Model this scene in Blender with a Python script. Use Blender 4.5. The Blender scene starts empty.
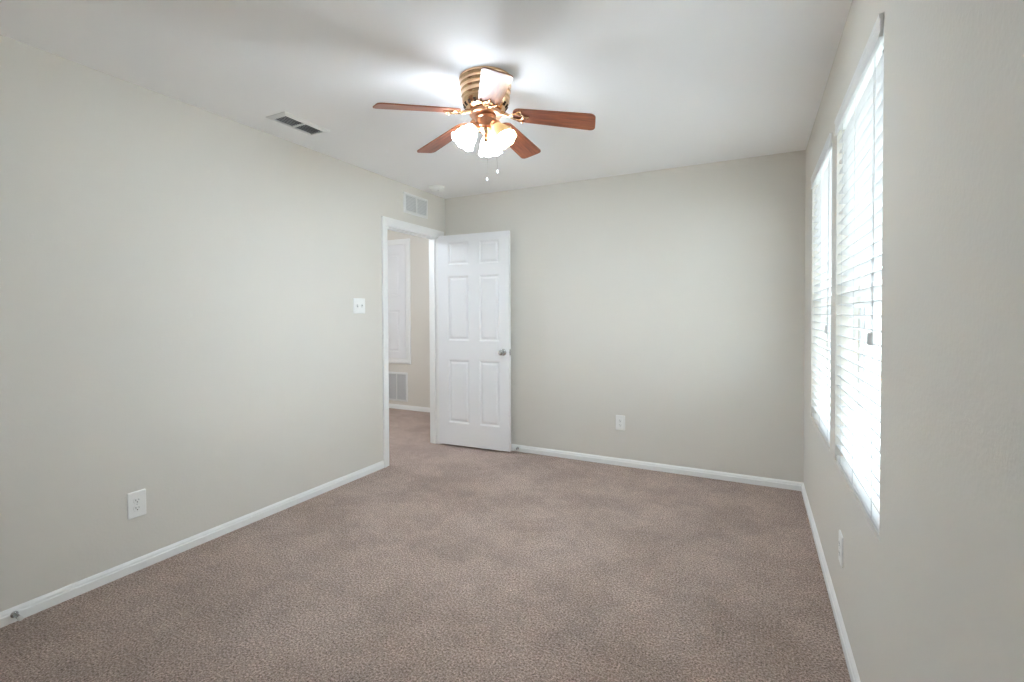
import bpy, bmesh, math, random
from mathutils import Vector, Matrix
random.seed(4)
C = bpy.context.scene.collection
PI = math.pi
sc = bpy.context.scene

# ------------------------------------------------------------------ camera
XL, XR, YB, H = -2.773, 0.318, 4.004, 2.44        # left / right / back wall faces, ceiling height
YF, YH, XHL = -0.55, 5.10, -5.15                  # wall behind the camera, hall end wall, hall left wall
EYE, F_PX, CX, CY = 1.2805, 479.15, 512.0, 322.68
YAW, PITCH, ROLL = 0.4689, 0.0176, -0.0042
cs, sn = math.cos(YAW), math.sin(YAW)
r0, f0, u0 = Vector((cs, sn, 0)), Vector((-sn, cs, 0)), Vector((0, 0, 1))
f1 = f0*math.cos(PITCH) - u0*math.sin(PITCH)
u1 = u0*math.cos(PITCH) + f0*math.sin(PITCH)
r2 = r0*math.cos(ROLL) + u1*math.sin(ROLL)
u2 = u1*math.cos(ROLL) - r0*math.sin(ROLL)
cam = bpy.data.cameras.new('camera')
cam.sensor_width = 36.0
cam.lens = 36.0*F_PX/1024
cam.shift_x = (512-CX)/1024
cam.shift_y = -(341-CY)/1024
cam.clip_start = 0.02
camo = bpy.data.objects.new('camera', cam)
m = Matrix((r2, u2, -f1)).transposed().to_4x4()
m.translation = Vector((0, 0, EYE))
camo.matrix_world = m
C.objects.link(camo)
sc.camera = camo

# ------------------------------------------------------------------ daylight, lamps, exposure
sc.view_settings.view_transform = 'Standard'
sc.view_settings.look = 'None'
sc.view_settings.gamma = 1.0
sc.view_settings.use_curve_mapping = False
sc.view_settings.exposure = 1.40
SKY = 4.1            # daylight outside
SHADE_E = 19.0       # glow of the lit glass shades
LAMP_C = (0.70, 0.86, 1.0)
LAMP_W = 13.0        # each lit fan bulb
HALL_W = 16.0
w = bpy.data.worlds.new('daylight')
w.use_nodes = True
bg = w.node_tree.nodes['Background']
bg.inputs[0].default_value = (0.82, 0.915, 1.0, 1)
bg.inputs[1].default_value = SKY
sc.world = w
sc.cycles.use_denoising = True
sc.cycles.max_bounces = 20
sc.cycles.diffuse_bounces = 14
sc.cycles.glossy_bounces = 5
sc.cycles.transmission_bounces = 10
sc.cycles.transparent_max_bounces = 16
sc.cycles.sample_clamp_indirect = 12.0
sc.cycles.caustics_reflective = False
sc.cycles.caustics_refractive = False
WIN = [(1.672, 2.525), (2.672, 3.53)]
WZ0, WZ1 = 0.628, 2.12
for (a, b) in WIN:                                  # window portals: guide sampling of the sky, add no light
    L = bpy.data.lights.new('window_portal', 'AREA')
    L.shape = 'RECTANGLE'; L.size = b-a; L.size_y = WZ1-WZ0
    L.cycles.is_portal = True
    o = bpy.data.objects.new('window_portal', L)
    o.location = (XR+0.15, (a+b)/2, (WZ0+WZ1)/2)
    o.rotation_euler = (PI/2, 0, PI/2)              # faces -X, into the room
    C.objects.link(o)
L = bpy.data.lights.new('hall_fill_light', 'POINT')       # added light without a fixture, brightens the hall and open door
L.energy = HALL_W; L.color = (0.80, 0.90, 1.0); L.shadow_soft_size = 0.12
o = bpy.data.objects.new('hall_fill_light', L); o.location = (-3.72, 3.25, 2.30); C.objects.link(o)

# ------------------------------------------------------------------ materials
def mat(name, col, rough=0.5, metal=0.0, spec=0.5, emit=None, estr=0.0, coat=0.0):
    M = bpy.data.materials.new(name); M.use_nodes = True
    b = M.node_tree.nodes['Principled BSDF']
    b.inputs['Base Color'].default_value = (*col, 1)
    b.inputs['Roughness'].default_value = rough
    b.inputs['Metallic'].default_value = metal
    b.inputs['Specular IOR Level'].default_value = spec
    b.inputs['Coat Weight'].default_value = coat
    if emit:
        b.inputs['Emission Color'].default_value = (*emit, 1)
        b.inputs['Emission Strength'].default_value = estr
    return M
def nodes(M): return M.node_tree.nodes, M.node_tree.links, M.node_tree.nodes['Principled BSDF']
def add_noise(M, scale, detail=2.0, rough=0.5, stretch=None):
    n, l, b = nodes(M)
    tc = n.new('ShaderNodeTexCoord'); nz = n.new('ShaderNodeTexNoise')
    nz.inputs['Scale'].default_value = scale; nz.inputs['Detail'].default_value = detail
    nz.inputs['Roughness'].default_value = rough
    if stretch:
        mp = n.new('ShaderNodeMapping'); mp.inputs['Scale'].default_value = stretch
        l.new(tc.outputs['Object'], mp.inputs[0]); l.new(mp.outputs[0], nz.inputs['Vector'])
    else:
        l.new(tc.outputs['Object'], nz.inputs['Vector'])
    return nz
def add_bump(M, nz, strength, dist):
    n, l, b = nodes(M)
    bp = n.new('ShaderNodeBump'); bp.inputs['Strength'].default_value = strength; bp.inputs['Distance'].default_value = dist
    l.new(nz.outputs[0], bp.inputs['Height'])
    prev = b.inputs['Normal'].links
    if prev: l.new(prev[0].from_socket, bp.inputs['Normal'])
    l.new(bp.outputs[0], b.inputs['Normal'])
def ramp(M, nz, stops):
    n, l, b = nodes(M)
    r = n.new('ShaderNodeValToRGB')
    e = r.color_ramp.elements
    while len(e) < len(stops): e.new(0.5)
    for i, (p, c) in enumerate(stops): e[i].position = p; e[i].color = (*c, 1)
    l.new(nz.outputs[0], r.inputs[0])
    return r
def srgb(r, g, b):
    f = lambda v: (v/255/12.92) if v <= 10 else ((v/255+0.055)/1.055)**2.4
    return (f(r), f(g), f(b))

M_WALL = mat('greige_wall_paint', srgb(218, 214, 206), 0.7, spec=0.25)
add_bump(M_WALL, add_noise(M_WALL, 75, 3, 0.6), 0.16, 0.004)     # orange-peel texture
M_HALL = mat('hall_wall_paint', srgb(222, 217, 208), 0.7, spec=0.25)
add_bump(M_HALL, add_noise(M_HALL, 75, 3, 0.6), 0.12, 0.004)
M_CEIL = mat('white_ceiling_paint', srgb(247, 247, 247), 0.85, spec=0.2)
add_bump(M_CEIL, add_noise(M_CEIL, 90, 3, 0.6), 0.12, 0.003)
M_TRIM = mat('white_gloss_trim', srgb(238, 238, 236), 0.4)
M_DOOR = mat('white_satin_door', srgb(236, 236, 237), 0.45)
M_PLATE = mat('white_plastic', srgb(240, 240, 237), 0.35)
M_SLOT = mat('dark_slot', (0.02, 0.02, 0.02), 0.7)
M_VENT = mat('white_vent_metal', srgb(232, 232, 230), 0.45)
M_LOUVER = mat('dark_louver', srgb(196, 196, 196), 0.6)
M_PALE = mat('pale_louver', srgb(205, 205, 205), 0.55)
M_VSLOT = mat('dark_bronze_slot', (0.05, 0.03, 0.02), 0.8, spec=0.1)
M_DUCT = mat('dark_duct_backing', (0.035, 0.035, 0.037), 0.8)  # near-black plate colour stands in for the shade inside the duct
M_CHROME = mat('satin_nickel', (0.58, 0.585, 0.59), 0.12, metal=1.0)
M_RUBBER = mat('white_rubber', srgb(225, 225, 222), 0.6)
M_BRASS = mat('copper_brass', (0.86, 0.58, 0.36), 0.2, metal=1.0)
M_BRASS2 = mat('antique_copper', (0.66, 0.36, 0.22), 0.28, metal=1.0)
M_VINYL = mat('white_vinyl', srgb(236, 237, 238), 0.4)
M_VAL = mat('valance_white', srgb(226, 227, 226), 0.45)
M_TASSEL = mat('grey_tassel', srgb(218, 218, 217), 0.5)
M_CORD = mat('blind_cord', srgb(205, 205, 205), 0.8)

def slat_material():
    M = mat('faux_wood_slat', srgb(229, 229, 229), 0.4)
    n, l, b = nodes(M)
    t = n.new('ShaderNodeBsdfTranslucent'); t.inputs[0].default_value = (0.9, 0.91, 0.92, 1)
    mx = n.new('ShaderNodeMixShader'); mx.inputs[0].default_value = 0.11
    l.new(b.outputs[0], mx.inputs[1]); l.new(t.outputs[0], mx.inputs[2])
    l.new(mx.outputs[0], n['Material Output'].inputs[0])
    return M
M_SLAT = slat_material()

def glass_material():
    M = bpy.data.materials.new('window_glass'); M.use_nodes = True
    n, l = M.node_tree.nodes, M.node_tree.links
    n.remove(n['Principled BSDF'])
    t = n.new('ShaderNodeBsdfTransparent'); t.inputs[0].default_value = (0.93, 0.95, 0.94, 1)
    g = n.new('ShaderNodeBsdfGlossy'); g.inputs['Roughness'].default_value = 0.02
    mx = n.new('ShaderNodeMixShader'); mx.inputs[0].default_value = 0.06
    l.new(t.outputs[0], mx.inputs[1]); l.new(g.outputs[0], mx.inputs[2])
    l.new(mx.outputs[0], n['Material Output'].inputs[0])
    return M
M_GLASS = glass_material()

def carpet_material():
    M = mat('taupe_carpet', (0.3, 0.22, 0.19), 0.95, spec=0.05)
    n, l, b = nodes(M)
    fine = add_noise(M, 125, 5, 0.8)
    rf = ramp(M, fine, [(0.37, srgb(80, 64, 56)), (0.455, srgb(163, 141, 130)), (0.54, srgb(198, 177, 166)), (0.63, srgb(244, 226, 215))])
    patch = add_noise(M, 2.6, 3, 0.6)                       # pile brushed one way or the other
    mid = add_noise(M, 14, 3, 0.6)
    ra = ramp(M, patch, [(0.38, (0.88, 0.865, 0.85)), (0.62, (1.1, 1.09, 1.08))])
    rb = ramp(M, mid, [(0.3, (0.9, 0.9, 0.9)), (0.7, (1.06, 1.06, 1.06))])
    m1 = n.new('ShaderNodeMixRGB'); m1.blend_type = 'MULTIPLY'; m1.inputs[0].default_value = 1
    m2 = n.new('ShaderNodeMixRGB'); m2.blend_type = 'MULTIPLY'; m2.inputs[0].default_value = 1
    l.new(rf.outputs[0], m1.inputs[1]); l.new(ra.outputs[0], m1.inputs[2])
    l.new(m1.outputs[0], m2.inputs[1]); l.new(rb.outputs[0], m2.inputs[2])
    l.new(m2.outputs[0], b.inputs['Base Color'])
    add_bump(M, fine, 0.9, 0.014)
    b.inputs['Sheen Weight'].default_value = 0.15
    return M
M_CARPET = carpet_material()

def wood_material():
    M = mat('walnut_blade', (0.2, 0.07, 0.03), 0.42, coat=0.2)
    n, l, b = nodes(M)
    nz = add_noise(M, 6, 5, 0.6, stretch=(1.2, 14, 14))
    r = ramp(M, nz, [(0.3, srgb(92, 45, 26)), (0.5, srgb(126, 66, 40)), (0.72, srgb(154, 90, 58))])
    l.new(r.outputs[0], b.inputs['Base Color'])
    b.inputs['Coat Roughness'].default_value = 0.3
    return M
M_WOOD = wood_material()
M_EDGE = mat('blade_edge', srgb(150, 92, 62), 0.5)
M_SHADE = mat('lit_frosted_glass', (0.9, 0.87, 0.8), 0.4, emit=(0.79, 0.88, 0.98), estr=SHADE_E)
M_SHADE_DIM = mat('dim_amber_glass', (0.66, 0.44, 0.18), 0.35, emit=(1.0, 0.72, 0.36), estr=0.2)
M_BULB = mat('lit_bulb', (1, 0.95, 0.85), 0.4, emit=LAMP_C, estr=SHADE_E*1.3)
M_FOB = mat('clear_fob', srgb(215, 215, 215), 0.15)
M_GROUND = mat('pale_concrete', srgb(190, 188, 182), 0.9)
M_FENCE = mat('pale_fence_board', srgb(196, 192, 186), 0.8)
M_STUCCO = mat('exterior_wall', srgb(200, 196, 188), 0.9)

# ------------------------------------------------------------------ mesh helpers
def box(bm, x0, x1, y0, y1, z0, z1, M=None):
    vs = [bm.verts.new(p) for p in [(x0,y0,z0),(x1,y0,z0),(x1,y1,z0),(x0,y1,z0),(x0,y0,z1),(x1,y0,z1),(x1,y1,z1),(x0,y1,z1)]]
    for q in [(0,3,2,1),(4,5,6,7),(0,1,5,4),(1,2,6,5),(2,3,7,6),(3,0,4,7)]: bm.faces.new([vs[i] for i in q])
    if M is not None:
        for v in vs: v.co = M @ v.co
    return vs
def lathe(bm, prof, n=40, M=None, cap=True):
    rings = []
    for (r, z) in prof:
        rings.append([bm.verts.new((r*math.cos(2*PI*k/n), r*math.sin(2*PI*k/n), z)) for k in range(n)])
    for a, b in zip(rings, rings[1:]):
        for k in range(n): bm.faces.new([a[k], a[(k+1)%n], b[(k+1)%n], b[k]])
    if cap:
        bm.faces.new(rings[0][::-1]); bm.faces.new(rings[-1])
    if M is not None:
        for R in rings:
            for v in R: v.co = M @ v.co
def tube(bm, pts, rad, n=10, cap=True):
    pts = [Vector(p) for p in pts]
    rads = rad if isinstance(rad, (list, tuple)) else [rad]*len(pts)
    rings = []; prev = None
    for i, p in enumerate(pts):
        d = (pts[min(i+1, len(pts)-1)]-pts[max(i-1, 0)]).normalized()
        if prev is None:
            a = Vector((0,0,1)) if abs(d.z) < 0.9 else Vector((1,0,0))
            s = d.cross(a).normalized()
        else:
            s = (prev - d*prev.dot(d)).normalized()
        prev = s; t = d.cross(s)
        rings.append([bm.verts.new(p+(s*math.cos(2*PI*k/n)+t*math.sin(2*PI*k/n))*rads[i]) for k in range(n)])
    for a, b in zip(rings, rings[1:]):
        for k in range(n): bm.faces.new([a[k], a[(k+1)%n], b[(k+1)%n], b[k]])
    if cap:
        bm.faces.new(rings[0][::-1]); bm.faces.new(rings[-1])
def prism(bm, prof, axis, a, b):
    """extrude a closed 2-D profile along 'x' or 'y' or 'z'"""
    def P(u, v, t): return {'x': (t, u, v), 'y': (u, t, v), 'z': (u, v, t)}[axis]
    A = [bm.verts.new(P(u, v, a)) for u, v in prof]; B = [bm.verts.new(P(u, v, b)) for u, v in prof]
    k = len(prof)
    for i in range(k): bm.faces.new([A[i], A[(i+1)%k], B[(i+1)%k], B[i]])
    bm.faces.new(A[::-1]); bm.faces.new(B)
def link(name, bm, M, parent=None, smooth=False, bevel=0.0, seg=2):
    bmesh.ops.recalc_face_normals(bm, faces=bm.faces[:])
    me = bpy.data.meshes.new(name); bm.to_mesh(me); bm.free()
    for mm in (M if isinstance(M, (list, tuple)) else [M]): me.materials.append(mm)
    o = bpy.data.objects.new(name, me); C.objects.link(o)
    if smooth:
        me.shade_smooth()
        try: me.set_sharp_from_angle(angle=math.radians(38))
        except Exception: pass
    if bevel:
        b = o.modifiers.new('bevel', 'BEVEL'); b.width = bevel; b.segments = seg; b.limit_method = 'ANGLE'
    if parent: o.parent = parent
    return o
def struct(name, bm, M, parent=None, label=None, **k):
    o = link(name, bm, M, parent, **k)
    if parent is None: o['kind'] = 'structure'
    if label: o['label'] = label
    return o
def sempty(name, loc=(0,0,0), rz=0.0, label=None):
    o = bpy.data.objects.new(name, None); o.location = loc; o.rotation_euler = (0,0,rz); C.objects.link(o)
    o['kind'] = 'structure'
    if label: o['label'] = label
    return o
def thing(name, label, cat, loc=(0,0,0), rot=(0,0,0), group=None):
    o = bpy.data.objects.new(name, None); o.location = loc; o.rotation_euler = rot; C.objects.link(o)
    o['label'] = label; o['category'] = cat
    if group: o['group'] = group
    o.empty_display_size = 0.05
    return o
def B(): return bmesh.new()

# ------------------------------------------------------------------ room shell
DY0, DY1, DZ = 3.134, 3.890, 2.045              # door opening in the left wall
WT = 0.115
bm = B(); box(bm, XHL-0.15, XR+0.16, YF-0.15, YH+0.15, -0.12, 0); struct('floor', bm, M_CARPET)
bm = B(); box(bm, XHL-0.15, XR+0.16, YF-0.15, YH+0.15, H, H+0.12); struct('ceiling', bm, M_CEIL)
bm = B()
box(bm, XL-WT, XL, YF, DY0, 0, H); box(bm, XL-WT, XL, DY1, YH, 0, H); box(bm, XL-WT, XL, DY0, DY1, DZ, H)
struct('wall_left', bm, M_WALL)
bm = B(); box(bm, XL, XR+0.16, YB, YB+0.12, 0, H); struct('wall_back', bm, M_WALL)
bm = B()
T = 0.16
ys = [YF-0.15, WIN[0][0], WIN[0][1], WIN[1][0], WIN[1][1], YB]
for i in (0, 2, 4): box(bm, XR, XR+T, ys[i], ys[i+1], 0, H)
for a, b in WIN:
    box(bm, XR, XR+T, a, b, 0, WZ0); box(bm, XR, XR+T, a, b, WZ1, H)
struct('wall_right', bm, M_WALL)
bm = B(); box(bm, XHL-0.15, XR, YF-0.15, YF, 0, H); struct('wall_front', bm, M_WALL)
bm = B(); box(bm, XHL-0.15, XL-WT, YH, YH+0.15, 0, H); struct('wall_hall_back', bm, M_HALL)
bm = B(); box(bm, XHL-0.15, XHL, YF, YH, 0, H); struct('wall_hall_left', bm, M_HALL)
bm = B(); box(bm, XHL, XL-WT, 0.9, 1.0, 0, H); struct('wall_hall_front', bm, M_HALL)

# baseboards: a square foot with a stepped, rounded top
BP = [(0,0), (0.014,0), (0.014,0.036), (0.0105,0.040), (0.0095,0.048), (0.005,0.056), (0.002,0.060), (0,0.060)]
bm = B(); prism(bm, [(XL+u, v) for u, v in BP], 'y', YF, DY0-0.062); struct('baseboard_left', bm, M_TRIM)
bm = B(); prism(bm, [(YB-u, v) for u, v in BP], 'x', XL, XR); struct('baseboard_back', bm, M_TRIM)
bm = B(); prism(bm, [(XR-u, v) for u, v in BP], 'y', YF, YB-0.014); struct('baseboard_right', bm, M_TRIM)
bm = B(); prism(bm, [(YH-u, v) for u, v in BP], 'x', XHL, XL-WT); struct('baseboard_hall', bm, M_TRIM)

# door casing (moulded profile, mitred round the opening) and jamb
def casing(bm, path, depth_axis_pt, prof):
    """path: list of (y,z) inner corners with outward mitre; prof: (out, depth)"""
    loops = []
    for (y, z, oy, oz) in path:
        loops.append([bm.verts.new(depth_axis_pt(y+oy*o, z+oz*o, d)) for o, d in prof])
    for a, b in zip(loops, loops[1:]):
        for i in range(len(prof)-1): bm.faces.new([a[i], a[i+1], b[i+1], b[i]])
        bm.faces.new([a[-1], a[0], b[0], b[-1]])
    bm.faces.new(loops[0]); bm.faces.new(loops[-1][::-1])
CP = [(0,0), (0,0.009), (0.006,0.011), (0.020,0.0125), (0.030,0.015), (0.052,0.017), (0.060,0.0155), (0.062,0.012), (0.062,0)]
bm = B()
casing(bm, [(DY0+0.005, 0, -1, 0), (DY0+0.005, DZ-0.005, -1, 1), (DY1+0.005, DZ-0.005, 1, 1), (DY1+0.005, 0, 1, 0)],
       lambda y, z, d: (XL+d, y, z), CP)
struct('trim_1', bm, M_TRIM, label='white door casing around the open doorway')
bm = B()
casing(bm, [(DY0+0.005, 0, -1, 0), (DY0+0.005, DZ-0.005, -1, 1), (DY1+0.005, DZ-0.005, 1, 1), (DY1+0.005, 0, 1, 0)],
       lambda y, z, d: (XL-WT-d, y, z), CP)
struct('trim_2', bm, M_TRIM)
bm = B()
box(bm, XL-WT, XL, DY0, DY0+0.016, 0, DZ-0.016); box(bm, XL-WT, XL, DY1-0.008, DY1, 0, DZ-0.016); box(bm, XL-WT, XL, DY0, DY1, DZ-0.016, DZ)
box(bm, XL-0.075, XL-0.042, DY0+0.016, DY0+0.026, 0, DZ-0.026)      # stops
box(bm, XL-0.075, XL-0.042, DY1-0.018, DY1-0.008, 0, DZ-0.026)
box(bm, XL-0.075, XL-0.042, DY0+0.016, DY1-0.008, DZ-0.026, DZ-0.016)
struct('trim_3', bm, M_TRIM, label='white door jamb with its stop')

# ------------------------------------------------------------------ panelled doors
def panel_face(bm, xs, zs, cells, y, sgn):
    """one moulded face in the plane y; cells = set of (i,j) that are raised panels; sgn = direction out of the door"""
    V = {}
    def v(x, z, d):
        k = (round(x,5), round(z,5), round(d,5))
        if k not in V: V[k] = bm.verts.new((x, y+sgn*d, z))
        return V[k]
    for i in range(len(xs)-1):
        for j in range(len(zs)-1):
            x0, x1, z0, z1 = xs[i], xs[i+1], zs[j], zs[j+1]
            if (i, j) not in cells:
                bm.faces.new([v(x0,z0,0), v(x1,z0,0), v(x1,z1,0), v(x0,z1,0)]); continue
            st = [(0,0), (0.004,-0.0015), (0.013,-0.0085), (0.020,-0.0095), (0.036,-0.0030), (0.040,-0.0025)]
            R = [[v(x0+a,z0+a,d), v(x1-a,z0+a,d), v(x1-a,z1-a,d), v(x0+a,z1-a,d)] for a, d in st]
            for p, q in zip(R, R[1:]):
                for k in range(4): bm.faces.new([p[k], p[(k+1)%4], q[(k+1)%4], q[k]])
            bm.faces.new(R[-1])
def panel_door(bm, W, Hh, th, xs, zs, cells):
    panel_face(bm, xs, zs, cells, 0, -1)
    panel_face(bm, xs, zs, cells, th, 1)
    for i in range(len(xs)-1):
        for z in (zs[0], zs[-1]):
            bm.faces.new([bm.verts.new(p) for p in [(xs[i],0,z),(xs[i+1],0,z),(xs[i+1],th,z),(xs[i],th,z)]])
    for j in range(len(zs)-1):
        for x in (xs[0], xs[-1]):
            bm.faces.new([bm.verts.new(p) for p in [(x,0,zs[j]),(x,0,zs[j+1]),(x,th,zs[j+1]),(x,th,zs[j])]])
    bmesh.ops.remove_doubles(bm, verts=bm.verts[:], dist=1e-5)
DW, DH, DT = 0.757, 2.026, 0.035
door = sempty('door_1', (XL+0.016, 3.856, 0.018), math.radians(2.7), 'white six-panel door standing open against the back wall')
xs = [0, 0.108, 0.338, 0.448, 0.657, DW]
zs = [0, 0.215, 0.825, 1.010, 1.632, 1.738, 1.955, DH]
bm = B(); panel_door(bm, DW, DH, DT, xs, zs, {(i, j) for i in (1, 3) for j in (1, 3, 5)})
link('door_leaf', bm, M_DOOR, door)
def knob(side):
    bm = B()
    M = Matrix.Translation((DW-0.060, 0 if side < 0 else DT, 0.913)) @ Matrix.Rotation(PI/2 if side < 0 else -PI/2, 4, 'X')
    lathe(bm, [(0.0315,0), (0.0315,0.004), (0.026,0.009), (0.0125,0.012), (0.0115,0.030), (0.017,0.036), (0.0245,0.045), (0.0265,0.054), (0.0235,0.063), (0.014,0.068), (0.004,0.0695)], 28, M)
    o = link('knob', bm, M_CHROME, door, smooth=True); o['label'] = 'satin nickel round door knob'
knob(-1); knob(1)
bm = B(); box(bm, DW-0.0005, DW+0.0012, 0.005, 0.030, 0.885, 0.941)
plate = link('latch_plate', bm, M_CHROME, door, bevel=0.0005); plate['label'] = 'metal latch plate on the door edge'
bm = B(); prism(bm, [(DW+0.001, 0.011), (DW+0.009, 0.011), (DW+0.001, 0.024)], 'z', 0.904, 0.922); link('latch_bolt', bm, M_CHROME, plate)
for z in (0.20, 1.02, 1.80):
    bm = B(); lathe(bm, [(0.006, z-0.045), (0.006, z+0.045)], 12, Matrix.Translation((-0.004, DT+0.004, 0))); box(bm, -0.0015, 0.0, 0.004, DT+0.002, z-0.045, z+0.045)
    link('hinge', bm, M_DOOR, door, smooth=True)

# closet door in the hall: a short panelled door hung above the return grille
CX0, CX1, CZ0, CZ1 = -4.88, -4.172, 0.690, 2.222
cd = sempty('door_2', (CX0, YH-0.018, CZ0), 0, 'white short closet door set above the grille in the hall')
W2, H2 = CX1-CX0, CZ1-CZ0
bm = B()
panel_door(bm, W2, H2, 0.016, [0, 0.10, 0.325, 0.385, 0.607, W2], [0, 0.088, 0.652, 0.842, 1.412, H2], {(i, j) for i in (1, 3) for j in (1, 3)})
link('door_leaf', bm, M_DOOR, cd)
bm = B()
y0 = YH
casing(bm, [(CX0-0.004, CZ1+0.004, -1, 1), (CX1+0.004, CZ1+0.004, 1, 1), (CX1+0.004, CZ0-0.004, 1, -1), (CX0-0.004, CZ0-0.004, -1, -1), (CX0-0.004, CZ1+0.004, -1, 1)],
       lambda x, z, d: (x, YH-d, z), [(0,0), (0,0.016), (0.010,0.019), (0.050,0.022), (0.064,0.018), (0.070,0.012), (0.070,0)])
struct('trim_4', bm, M_TRIM, label='white casing around the hall closet door')

# ------------------------------------------------------------------ windows
for k, (a, b) in enumerate(WIN):
    wn = sempty('window_%d' % (k+1), (XR, (a+b)/2, WZ0), 0, 'white vinyl window behind the %s blind' % ('near' if k == 0 else 'far'))
    hw, hh = (b-a)/2, WZ1-WZ0
    def rect_frame(bm, x0, x1, y0, y1, z0, z1, t):
        box(bm, x0, x1, y0, y0+t, z0, z1); box(bm, x0, x1, y1-t, y1, z0, z1)
        box(bm, x0, x1, y0+t, y1-t, z0, z0+t); box(bm, x0, x1, y0+t, y1-t, z1-t, z1)
    bm = B(); rect_frame(bm, 0.085, 0.155, -hw, hw, 0, hh, 0.035); link('window_frame', bm, M_VINYL, wn, bevel=0.003)
    mr = 0.72
    bm = B(); rect_frame(bm, 0.095, 0.118, -hw+0.035, hw-0.035, 0.035, mr+0.02, 0.036); s1 = link('lower_sash', bm, M_VINYL, wn, bevel=0.002)
    bm = B(); box(bm, 0.104, 0.108, -hw+0.07, hw-0.07, 0.07, mr-0.016); link('glass', bm, M_GLASS, s1)
    bm = B(); rect_frame(bm, 0.122, 0.145, -hw+0.035, hw-0.035, mr-0.02, hh-0.035, 0.034); s2 = link('upper_sash', bm, M_VINYL, wn, bevel=0.002)
    bm = B(); box(bm, 0.131, 0.135, -hw+0.069, hw-0.069, mr+0.014, hh-0.069); link('glass', bm, M_GLASS, s2)
    bm = B(); box(bm, 0.086, 0.104, -0.025, 0.025, mr+0.02, mr+0.034); link('sash_lock', bm, M_VINYL, s1, bevel=0.003)

# ------------------------------------------------------------------ blinds
SL_W, SL_P, TILT = 0.050, 0.0440, math.radians(15)
for k, (a, b) in enumerate(WIN):
    lab = ['white slatted blind in the near window, valance end showing, cord tassel at mid height',
           'white slatted blind in the far window, close to the back corner'][k]
    bl = thing('window_blind', lab, 'blind', (XR, (a+b)/2, WZ1), group='slatted blinds on the right wall')
    hw = (b-a)/2-0.006; hh = WZ1-WZ0
    bm = B()                                           # valance: a moulded board with short returns
    vp = [(-0.011,-0.067), (-0.011,-0.060), (-0.008,-0.054), (-0.008,-0.018), (-0.011,-0.012), (-0.011,0.0-0.002), (-0.001,-0.002), (-0.001,-0.067)]
    prism(bm, vp, 'y', -hw-0.002, hw+0.002)
    link('valance', bm, M_VAL, bl)
    bm = B(); box(bm, 0.006, 0.058, -hw, hw, -0.046, -0.003); link('headrail', bm, M_VAL, bl, bevel=0.002)
    xc = 0.030
    bm = B()
    zb = -(hh-0.023)                                    # bottom rail rests just above the sill
    n = 0; z = zb+SL_P*int((-0.090-zb)/SL_P)
    while z > zb+0.02:
        sec = []
        for i in range(5):                             # slightly crowned slat
            u = (i/4-0.5)*SL_W; sec.append((u, 0.0022*(1-(2*u/SL_W)**2)))
        for i in range(5):
            u = (0.5-i/4)*SL_W; sec.append((u, 0.0022*(1-(2*u/SL_W)**2)-0.0028))
        ca, sa = math.cos(TILT), -math.sin(TILT)       # room-side edge up, outer edge down
        prism(bm, [(xc+u*ca-v*sa, z+u*sa+v*ca) for u, v in sec], 'y', -hw, hw)
        z -= SL_P; n += 1
    zlast = z
    link('slats', bm, M_SLAT, bl, smooth=True)
    bm = B(); prism(bm, [(xc-0.025, zlast-0.001), (xc-0.025, zlast-0.014), (xc-0.021, zlast-0.017), (xc+0.021, zlast-0.017), (xc+0.025, zlast-0.014), (xc+0.025, zlast-0.001), (xc+0.020, zlast+0.002), (xc-0.020, zlast+0.002)], 'y', -hw, hw)
    link('bottom_rail', bm, M_SLAT, bl)
    for yy in (-hw+0.12, 0.02, hw-0.12):
        bm = B()
        for xx in (xc-0.027, xc+0.027): tube(bm, [(xx, yy, -0.046), (xx, yy, zlast)], 0.0009, 6)
        link('ladder_cord', bm, M_CORD, bl)
    cz = -0.912
    bm = B()
    for dy in (0, 0.016): tube(bm, [(0.004, -hw+0.125+dy, -0.05), (0.002, -hw+0.125+dy, cz+0.01)], 0.0008, 6)
    lc = link('lift_cord', bm, M_CORD, bl)
    bm = B()
    lathe(bm, [(0.004,0.012), (0.0075,0.009), (0.0088,-0.020), (0.0088,-0.026), (0.006,-0.028)], 16, Matrix.Translation((0.0, -hw+0.125, cz)))
    lathe(bm, [(0.004,0.012), (0.0075,0.009), (0.0088,-0.020), (0.0088,-0.026), (0.006,-0.028)], 16, Matrix.Translation((0.001, -hw+0.147, cz)))
    link('tassel', bm, M_TASSEL, lc, smooth=True)
    bm = B()
    for dz, dy in ((-0.082, -hw+0.014), (-0.100, -hw+0.018)): box(bm, 0.002, 0.012, dy-0.004, dy+0.004, dz-0.006, dz+0.003)
    link('valance_clip', bm, M_TASSEL, bl, bevel=0.001)

# ------------------------------------------------------------------ ceiling fan
FX, FY = -1.188, 2.068
fan = thing('ceiling_fan', 'five-bladed brown ceiling fan with ribbed copper housing and lit glass shades, on the ceiling', 'ceiling fan', (FX, FY, H))
bm = B()
lathe(bm, [(0.126,0), (0.130,-0.003), (0.130,-0.012), (0.1265,-0.016), (0.1235,-0.024), (0.1265,-0.030), (0.1265,-0.038), (0.1205,-0.044), (0.1195,-0.052),
           (0.1235,-0.058), (0.1235,-0.066), (0.1175,-0.072), (0.1165,-0.080), (0.120,-0.086), (0.120,-0.094), (0.114,-0.100), (0.113,-0.106)], 64)
link('motor_housing', bm, M_BRASS, fan, smooth=True)
bm = B()
lathe(bm, [(0.113,-0.106), (0.117,-0.110), (0.117,-0.116), (0.113,-0.122), (0.107,-0.138), (0.096,-0.150), (0.080,-0.158), (0.062,-0.161)], 64)
bowl = link('vent_bowl', bm, M_BRASS, fan, smooth=True)
bm = B()
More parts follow.
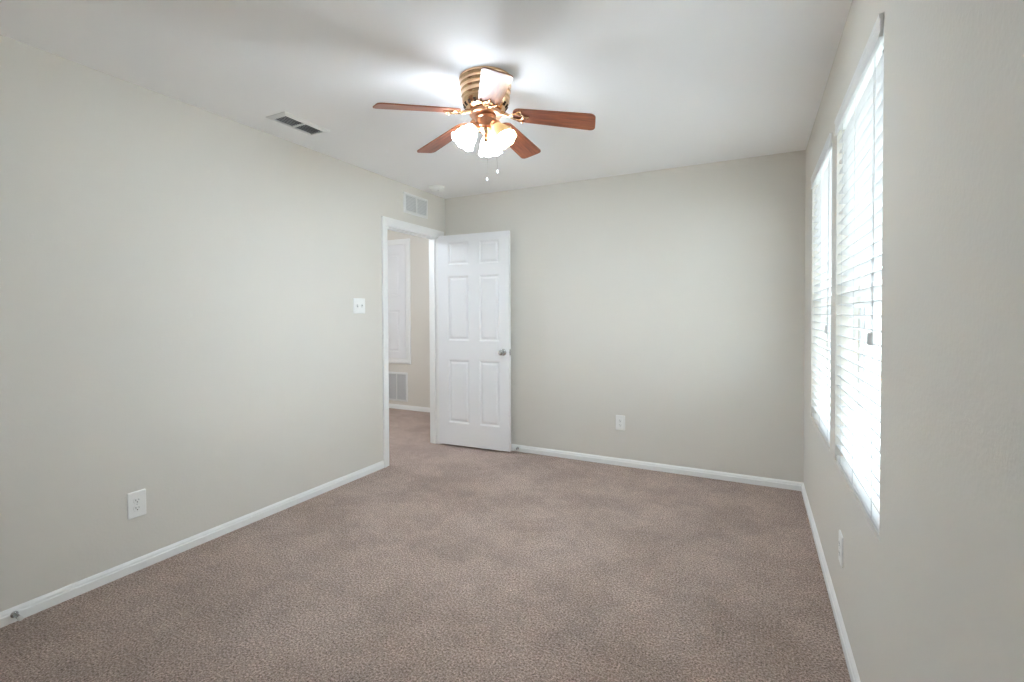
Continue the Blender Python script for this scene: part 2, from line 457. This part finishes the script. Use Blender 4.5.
for k in range(20):
    M = Matrix.Rotation(2*PI*k/20, 4, 'Z') @ Matrix.Translation((0.1048, 0, -0.1405)) @ Matrix.Rotation(math.radians(33), 4, 'Y')
    box(bm, -0.002, 0.0018, -0.0065, 0.0065, -0.010, 0.010, M)
link('vent_slot', bm, M_VSLOT, bowl)
bm = B(); lathe(bm, [(0.050,-0.161), (0.078,-0.163), (0.080,-0.168), (0.080,-0.178), (0.076,-0.182), (0.050,-0.184)], 48); link('flywheel', bm, M_BRASS2, fan, smooth=True)
bm = B(); lathe(bm, [(0.045,-0.184), (0.0525,-0.187), (0.0525,-0.196), (0.049,-0.200), (0.0485,-0.228), (0.052,-0.232), (0.050,-0.240), (0.036,-0.247)], 48)
link('switch_housing', bm, M_BRASS2, fan, smooth=True)
bm = B(); lathe(bm, [(0.036,-0.247), (0.040,-0.251), (0.036,-0.258), (0.020,-0.268), (0.014,-0.276), (0.016,-0.284), (0.019,-0.292), (0.015,-0.302), (0.007,-0.308), (0.008,-0.313), (0.004,-0.320), (0.001,-0.322)], 32)
link('light_kit_hub', bm, M_BRASS, fan, smooth=True)

def rounded_blade(x0, x1, w0, w1, rc0, rc1):
    pts = []
    def arc(cx, cy, r, a0, a1):
        for i in range(7):
            a = math.radians(a0+(a1-a0)*i/6); pts.append((cx+r*math.cos(a), cy+r*math.sin(a)))
    arc(x1-rc1, w1/2-rc1, rc1, 90, 0); arc(x1-rc1, -w1/2+rc1, rc1, 0, -90)
    arc(x0+rc0, -w0/2+rc0, rc0, 270, 180); arc(x0+rc0, w0/2-rc0, rc0, 180, 90)
    return pts
BZ = -0.1626
DROOP = [math.radians(d) for d in (9.5, 6.0, 7.1, 7.1, 7.1)]   # the blades sag a little, each its own way
#                                          # blade height below the ceiling
PHASE = math.radians(17.0)
outline = rounded_blade(0.138, 0.540, 0.104, 0.128, 0.040, 0.026)
blade0 = None
for k in range(5):
    rot = Matrix.Rotation(PHASE+2*PI*k/5, 4, 'Z')
    if blade0 is None:
        bm = B()
        top = [bm.verts.new((x, y, 0.003)) for x, y in outline]; bot = [bm.verts.new((x, y, -0.003)) for x, y in outline]
        q = len(outline)
        bm.faces.new(top); bm.faces.new(bot[::-1])
        for i in range(q):
            f = bm.faces.new([top[i], bot[i], bot[(i+1)%q], top[(i+1)%q]]); f.material_index = 1
        bl = link('blade', bm, [M_WOOD, M_EDGE], fan, bevel=0.001)
        bm = B()
        # arm: flat bar leaving the flywheel, splitting into an open oval loop under the blade root
        M0 = Matrix.Rotation(math.radians(-12), 4, 'X')
        tube(bm, [(0.062, 0, 0.0), (0.080, 0, 0.003), (0.098, 0, 0.0), (0.114, 0, -0.006), (0.128, 0, -0.0085)], [0.010, 0.011, 0.009, 0.009, 0.008], 10)
        loop = [(0.158+0.032*math.cos(a), 0.022*math.sin(a), -0.0085) for a in [2*PI*i/24 for i in range(25)]]
        tube(bm, loop, 0.0050, 8)
        tube(bm, [(0.190, 0, -0.0085), (0.206, 0, -0.0085), (0.220, 0, -0.007)], [0.006, 0.0075, 0.004], 8)
        for sy in (-1, 1): tube(bm, [(0.150, sy*0.020, -0.0085), (0.166, sy*0.036, -0.0075), (0.182, sy*0.040, -0.006)], [0.005, 0.005, 0.006], 8)
        for sx, sy in ((0.182, 0.040), (0.182, -0.040), (0.208, 0)): lathe(bm, [(0.0055,-0.004), (0.0055,-0.013), (0.003,-0.0155)], 12, Matrix.Translation((sx, sy, 0)))
        ir = link('blade_iron', bm, M_BRASS, bl, smooth=True)
        blade0, iron0 = bl, ir
    else:
        bl = blade0.copy(); C.objects.link(bl); ir = iron0.copy(); C.objects.link(ir); ir.parent = bl; bl.parent = fan
    bl.matrix_local = Matrix.Translation((0, 0, BZ)) @ rot @ Matrix.Rotation(DROOP[k], 4, 'Y') @ Matrix.Rotation(math.radians(-12), 4, 'X')

# light kit: three arms with bell shades
for i, ang in enumerate((109, 228, 350)):
    a = math.radians(ang); d = Vector((math.cos(a), math.sin(a), 0))
    tl = math.radians(35)
    ax = (d*math.sin(tl) - Vector((0,0,1))*math.cos(tl)).normalized()
    neck = d*0.060 + Vector((0,0,-0.238))
    bm = B()
    tube(bm, [d*0.020+Vector((0,0,-0.262)), d*0.040+Vector((0,0,-0.258)), d*0.054+Vector((0,0,-0.246)), neck-ax*0.012], 0.0065, 10)
    arm = link('lamp_arm', bm, M_BRASS, fan, smooth=True)
    Q = Matrix.Translation(neck) @ ax.to_track_quat('Z', 'Y').to_matrix().to_4x4()
    bm = B(); lathe(bm, [(0.010,-0.014), (0.022,-0.012), (0.027,-0.004), (0.027,0.010), (0.024,0.013)], 28, Q); link('socket', bm, M_BRASS2, arm, smooth=True)
    bm = B()
    outer = [(0.0245,0.006), (0.027,0.014), (0.033,0.026), (0.042,0.042), (0.049,0.060), (0.0535,0.078), (0.057,0.094), (0.062,0.106), (0.066,0.113)]
    outer = [(r*0.94, z*0.92) for r, z in outer]
    inner = [(r-0.003, z) for r, z in outer[::-1]]
    n = 48; rings = []
    for j, (r, z) in enumerate(outer+inner):
        ring = []
        for t in range(n):
            th = 2*PI*t/n; s = max(0.0, (z-0.046)/0.058)
            rr = r*(1+0.022*s*math.cos(8*th)); ring.append(bm.verts.new(Q @ Vector((rr*math.cos(th), rr*math.sin(th), z+0.002*s*math.cos(8*th)))))
        rings.append(ring)
    for p, q in zip(rings, rings[1:]):
        for t in range(n): bm.faces.new([p[t], p[(t+1)%n], q[(t+1)%n], q[t]])
    for t in range(n): bm.faces.new([rings[-1][t], rings[-1][(t+1)%n], rings[0][(t+1)%n], rings[0][t]])
    sh = link('lamp_shade', bm, M_SHADE_DIM if i == 2 else M_SHADE, fan, smooth=True)
    sh['label'] = 'amber bell glass shade, dimmer than the others' if i == 2 else 'glowing white bell glass shade'
    bm = B(); lathe(bm, [(0.008,0.006), (0.011,0.012), (0.014,0.018), (0.0165,0.024), (0.0155,0.030), (0.009,0.036), (0.002,0.038)], 20, Q)
    Lp = bpy.data.lights.new('bulb_light', 'POINT'); Lp.energy = LAMP_W*(1.0, 0.5, 1.0)[i]; Lp.color = LAMP_C; Lp.shadow_soft_size = 0.03
    lo = bpy.data.objects.new('bulb_light', Lp); lo.parent = fan; lo.location = Q @ Vector((0, 0, 0.070)); C.objects.link(lo)
    link('bulb', bm, M_BULB if i != 2 else M_SHADE_DIM, sh, smooth=True)
for (x, y, z) in ((-1.137, 2.094, 1.984), (-1.184, 2.070, 1.945)):
    bm = B(); p = Vector((x-FX, y-FY, z-H))
    e = Vector((p.x, p.y, 0)); e = e.normalized()*0.046 if e.length > 0.01 else Vector((0.034, -0.034, 0))
    tube(bm, [e+Vector((0,0,-0.225)), p*0.5+e*0.5+Vector((0,0,-0.12)), p+Vector((0,0,0.012))], 0.0006, 6)
    ch = link('pull_chain', bm, M_CHROME, fan)
    bm = B(); lathe(bm, [(0.001,0.010), (0.003,0.007), (0.0052,0.0), (0.0048,-0.004), (0.002,-0.007)], 16, Matrix.Translation(p))
    f = link('fob', bm, M_FOB, ch, smooth=True)

# ------------------------------------------------------------------ vents and detector
def grille(name, label, cat, loc, rot, W, Hh, cols, fr=0.022, dep=0.012, nl=9, back=M_DUCT, lm=M_VENT, ang=40, vertical=False):
    """grille in its own XZ plane, facing -Y, centred on the origin"""
    g = thing(name, label, cat, loc, rot)
    bm = B()
    w, h = W/2, Hh/2
    prof = [(0,0), (0.002,0.004), (fr-0.006,dep), (fr,dep), (fr,0.0)]
    casing(bm, [(-w, h, 1, -1), (w, h, -1, -1), (w, -h, -1, 1), (-w, -h, 1, 1), (-w, h, 1, -1)], lambda x, z, d: (x, -d, z), prof)
    link('frame', bm, M_VENT, g)
    bm = B(); box(bm, -w+fr, w-fr, -0.0015, 0.0, -h+fr, h-fr); link('back_plate', bm, back, g)  # flat plate behind the louvers, its colour replaces real duct depth
    iw = W-2*fr
    for c in range(1, cols):
        x = -w+fr+iw*c/cols
        bm = B(); box(bm, x-0.006, x+0.006, -dep+0.001, -0.0012, -h+fr, h-fr); link('divider', bm, M_VENT, g)
    for c in range(cols):
        x0 = -w+fr+iw*c/cols+(0.006 if c else 0); x1 = -w+fr+iw*(c+1)/cols-(0.006 if c < cols-1 else 0)
        bm = B()
        for i in range(nl):
            if vertical:
                xx = x0+(x1-x0)*(i+0.5)/nl
                box(bm, -0.0005, 0.0005, -0.0045, 0.0045, -h+fr, h-fr, Matrix.Translation((xx, -0.0062, 0)) @ Matrix.Rotation(math.radians(ang), 4, 'Z'))
            else:
                zz = -h+fr+(Hh-2*fr)*(i+0.5)/nl
                box(bm, x0, x1, -0.0045, 0.0045, -0.0005, 0.0005, Matrix.Translation((0, -0.0062, zz)) @ Matrix.Rotation(math.radians(ang), 4, 'X'))
        link('louvers', bm, lm, g)
    return g
grille('air_vent', 'white ceiling vent with two dark louvered halves near the left wall', 'vent', (-2.473, 2.030, H), (PI/2, 0, PI/2), 0.325, 0.168, 2, fr=0.028, nl=6, lm=M_LOUVER, ang=-40)
grille('transfer_grille', 'white louvered wall grille high above the doorway', 'vent', (XL, 3.536, 2.278), (0, 0, PI/2), 0.352, 0.184, 2, fr=0.022, nl=11, back=M_PALE, lm=M_VENT)
grille('return_grille', 'white louvered return grille low on the hall wall below the closet door', 'vent', (-4.425, YH, 0.303), (0, 0, 0), 0.535, 0.395, 3, fr=0.026, nl=24, back=M_PALE, lm=M_PALE)

sd = thing('smoke_detector', 'round white smoke detector on the ceiling by the far left corner', 'smoke detector', (-2.585, 3.600, H))
bm = B(); lathe(bm, [(0.069,0), (0.071,-0.003), (0.071,-0.010), (0.067,-0.013)], 40); link('mounting_plate', bm, M_PLATE, sd, smooth=True)
bm = B(); lathe(bm, [(0.064,-0.012), (0.065,-0.022), (0.058,-0.030), (0.044,-0.034), (0.040,-0.037), (0.020,-0.039), (0.002,-0.0395)], 40); dome = link('cover', bm, M_PLATE, sd, smooth=True)
bm = B(); lathe(bm, [(0.0075,-0.036), (0.0075,-0.0405), (0.005,-0.0415)], 16, Matrix.Translation((0.028, -0.018, 0))); link('test_button', bm, M_TASSEL, sd, smooth=True)

# ------------------------------------------------------------------ switch and outlets (built facing -Y, centred on the origin)
def rounded_rect(w, h, r):
    p = []
    for cx, cy, a0 in ((w/2-r, h/2-r, 0), (-w/2+r, h/2-r, 90), (-w/2+r, -h/2+r, 180), (w/2-r, -h/2+r, 270)):
        for i in range(4): a = math.radians(a0+30*i); p.append((cx+r*math.cos(a), cy+r*math.sin(a)))
    return p
def wall_plate(bm, W, Hh, t=0.006):
    a = rounded_rect(W, Hh, 0.006); b = rounded_rect(W-0.008, Hh-0.008, 0.005)
    A = [bm.verts.new((x, 0, z)) for x, z in a]; A2 = [bm.verts.new((x, -t*0.55, z)) for x, z in a]; Bq = [bm.verts.new((x, -t, z)) for x, z in b]
    n = len(a)
    for i in range(n):
        bm.faces.new([A[i], A[(i+1)%n], A2[(i+1)%n], A2[i]]); bm.faces.new([A2[i], A2[(i+1)%n], Bq[(i+1)%n], Bq[i]])
    bm.faces.new(Bq); bm.faces.new(A[::-1])
def outlet(label, loc, rot, W=0.080, Hh=0.126):
    o = thing('power_outlet', label, 'outlet', loc, rot, 'power outlets')
    bm = B(); wall_plate(bm, W, Hh); link('cover_plate', bm, M_PLATE, o)
    for s in (-1, 1):
        cz = s*0.0195
        pts = []
        for i in range(28):
            a = 2*PI*i/28; x, z = 0.0172*math.cos(a), 0.0172*math.sin(a); pts.append((x, max(-0.0138, min(0.0138, z))+cz))
        bm = B(); prism(bm, pts, 'y', -0.0078, -0.005); fc = link('receptacle', bm, M_PLATE, o, bevel=0.0006)
        bm = B()
        box(bm, -0.0078, -0.0056, -0.0083, -0.0070, cz-0.001, cz+0.0072); box(bm, 0.0056, 0.0074, -0.0083, -0.0070, cz, cz+0.0066)
        lathe(bm, [(0.0026, 0.0070), (0.0026, 0.0083)], 12, Matrix.Translation((0, 0, cz-0.0072)) @ Matrix.Rotation(PI/2, 4, 'X'))
        link('slots', bm, M_SLOT, fc)
    bm = B(); lathe(bm, [(0.0034, 0.005), (0.0034, 0.0068), (0.002, 0.0074)], 14, Matrix.Rotation(PI/2, 4, 'X')); link('screw', bm, M_TASSEL, o, smooth=True)
    return o
outlet('white duplex outlet on the left wall, low above the baseboard', (XL, 1.282, 0.333), (0, 0, PI/2), 0.082, 0.132)
outlet('white duplex outlet on the back wall to the right of the open door', (-1.007, YB, 0.362), (0, 0, 0))
outlet('white duplex outlet on the right wall below the near window, seen edge-on', (XR, 2.318, 0.325), (0, 0, -PI/2))
sw = thing('light_switch', 'white double toggle switch plate on the left wall beside the doorway', 'light switch', (XL, 2.817, 1.351), (0, 0, PI/2))
bm = B(); wall_plate(bm, 0.124, 0.120); link('cover_plate', bm, M_PLATE, sw)
for s in (-1, 1):
    bm = B(); box(bm, s*0.024-0.0052, s*0.024+0.0052, -0.0072, -0.0055, -0.0125, 0.0125); tg = link('toggle_slot', bm, M_TASSEL, sw)
    bm = B(); box(bm, s*0.024-0.004, s*0.024+0.004, -0.016, 0.0, -0.005, 0.005, Matrix.Translation((0, -0.004, 0.001)) @ Matrix.Rotation(math.radians(-22 if s > 0 else 22), 4, 'X')); link('toggle', bm, M_PLATE, tg, bevel=0.001)
    for z in (-0.030, 0.030):
        bm = B(); lathe(bm, [(0.003, 0.005), (0.003, 0.0066), (0.0015, 0.0071)], 12, Matrix.Translation((s*0.024, 0, z)) @ Matrix.Rotation(PI/2, 4, 'X')); link('screw', bm, M_PLATE, sw)

# ------------------------------------------------------------------ door stops on the baseboards
def doorstop(label, loc, rot):
    o = thing('door_stop', label, 'door stop', loc, rot, 'door stops')
    R = Matrix.Rotation(PI/2, 4, 'X')
    bm = B(); lathe(bm, [(0.013,0), (0.013,0.003), (0.009,0.007), (0.006,0.009)], 24, R); link('base', bm, M_CHROME, o, smooth=True)
    bm = B(); pts = []
    for i in range(97): a = 2*PI*i/8*1.0; pts.append((0.0062*math.cos(a), -0.008-0.046*i/96, 0.0062*math.sin(a)))
    tube(bm, pts, 0.0016, 6); link('spring', bm, M_CHROME, o, smooth=True)
    bm = B(); lathe(bm, [(0.008,0.052), (0.0095,0.054), (0.0095,0.064), (0.006,0.068)], 20, R); link('rubber_tip', bm, M_RUBBER, o, smooth=True)
    return o
doorstop('chrome spring door stop on the left baseboard, near the outlet', (XL+0.014, 0.826, 0.034), (0, 0, PI/2))
doorstop('chrome spring door stop on the back baseboard, just past the open door edge', (-1.965, YB-0.014, 0.033), (0, 0, 0))

# ------------------------------------------------------------------ outside the windows
bm = B(); box(bm, XR+0.16, 14, -10, 30, -0.35, -0.15); struct('ground', bm, M_GROUND)
fe = thing('board_fence', 'pale vertical board fence outside, seen through the blinds', 'fence', (1.0, 9.6, -0.15))
for i in range(26):
    bm = B(); x = -0.55+i*0.152; box(bm, x, x+0.138, 0, 0.018, 0.03, 1.80); link('board', bm, M_FENCE, fe, bevel=0.002)
for z in (0.35, 1.45):
    bm = B(); box(bm, -0.55, 3.4, 0.018, 0.056, z, z+0.09); link('rail', bm, M_FENCE, fe)
for x in (-0.5, 1.0, 2.6):
    bm = B(); box(bm, x, x+0.09, 0.056, 0.146, -0.10, 1.85); link('post', bm, M_FENCE, fe)
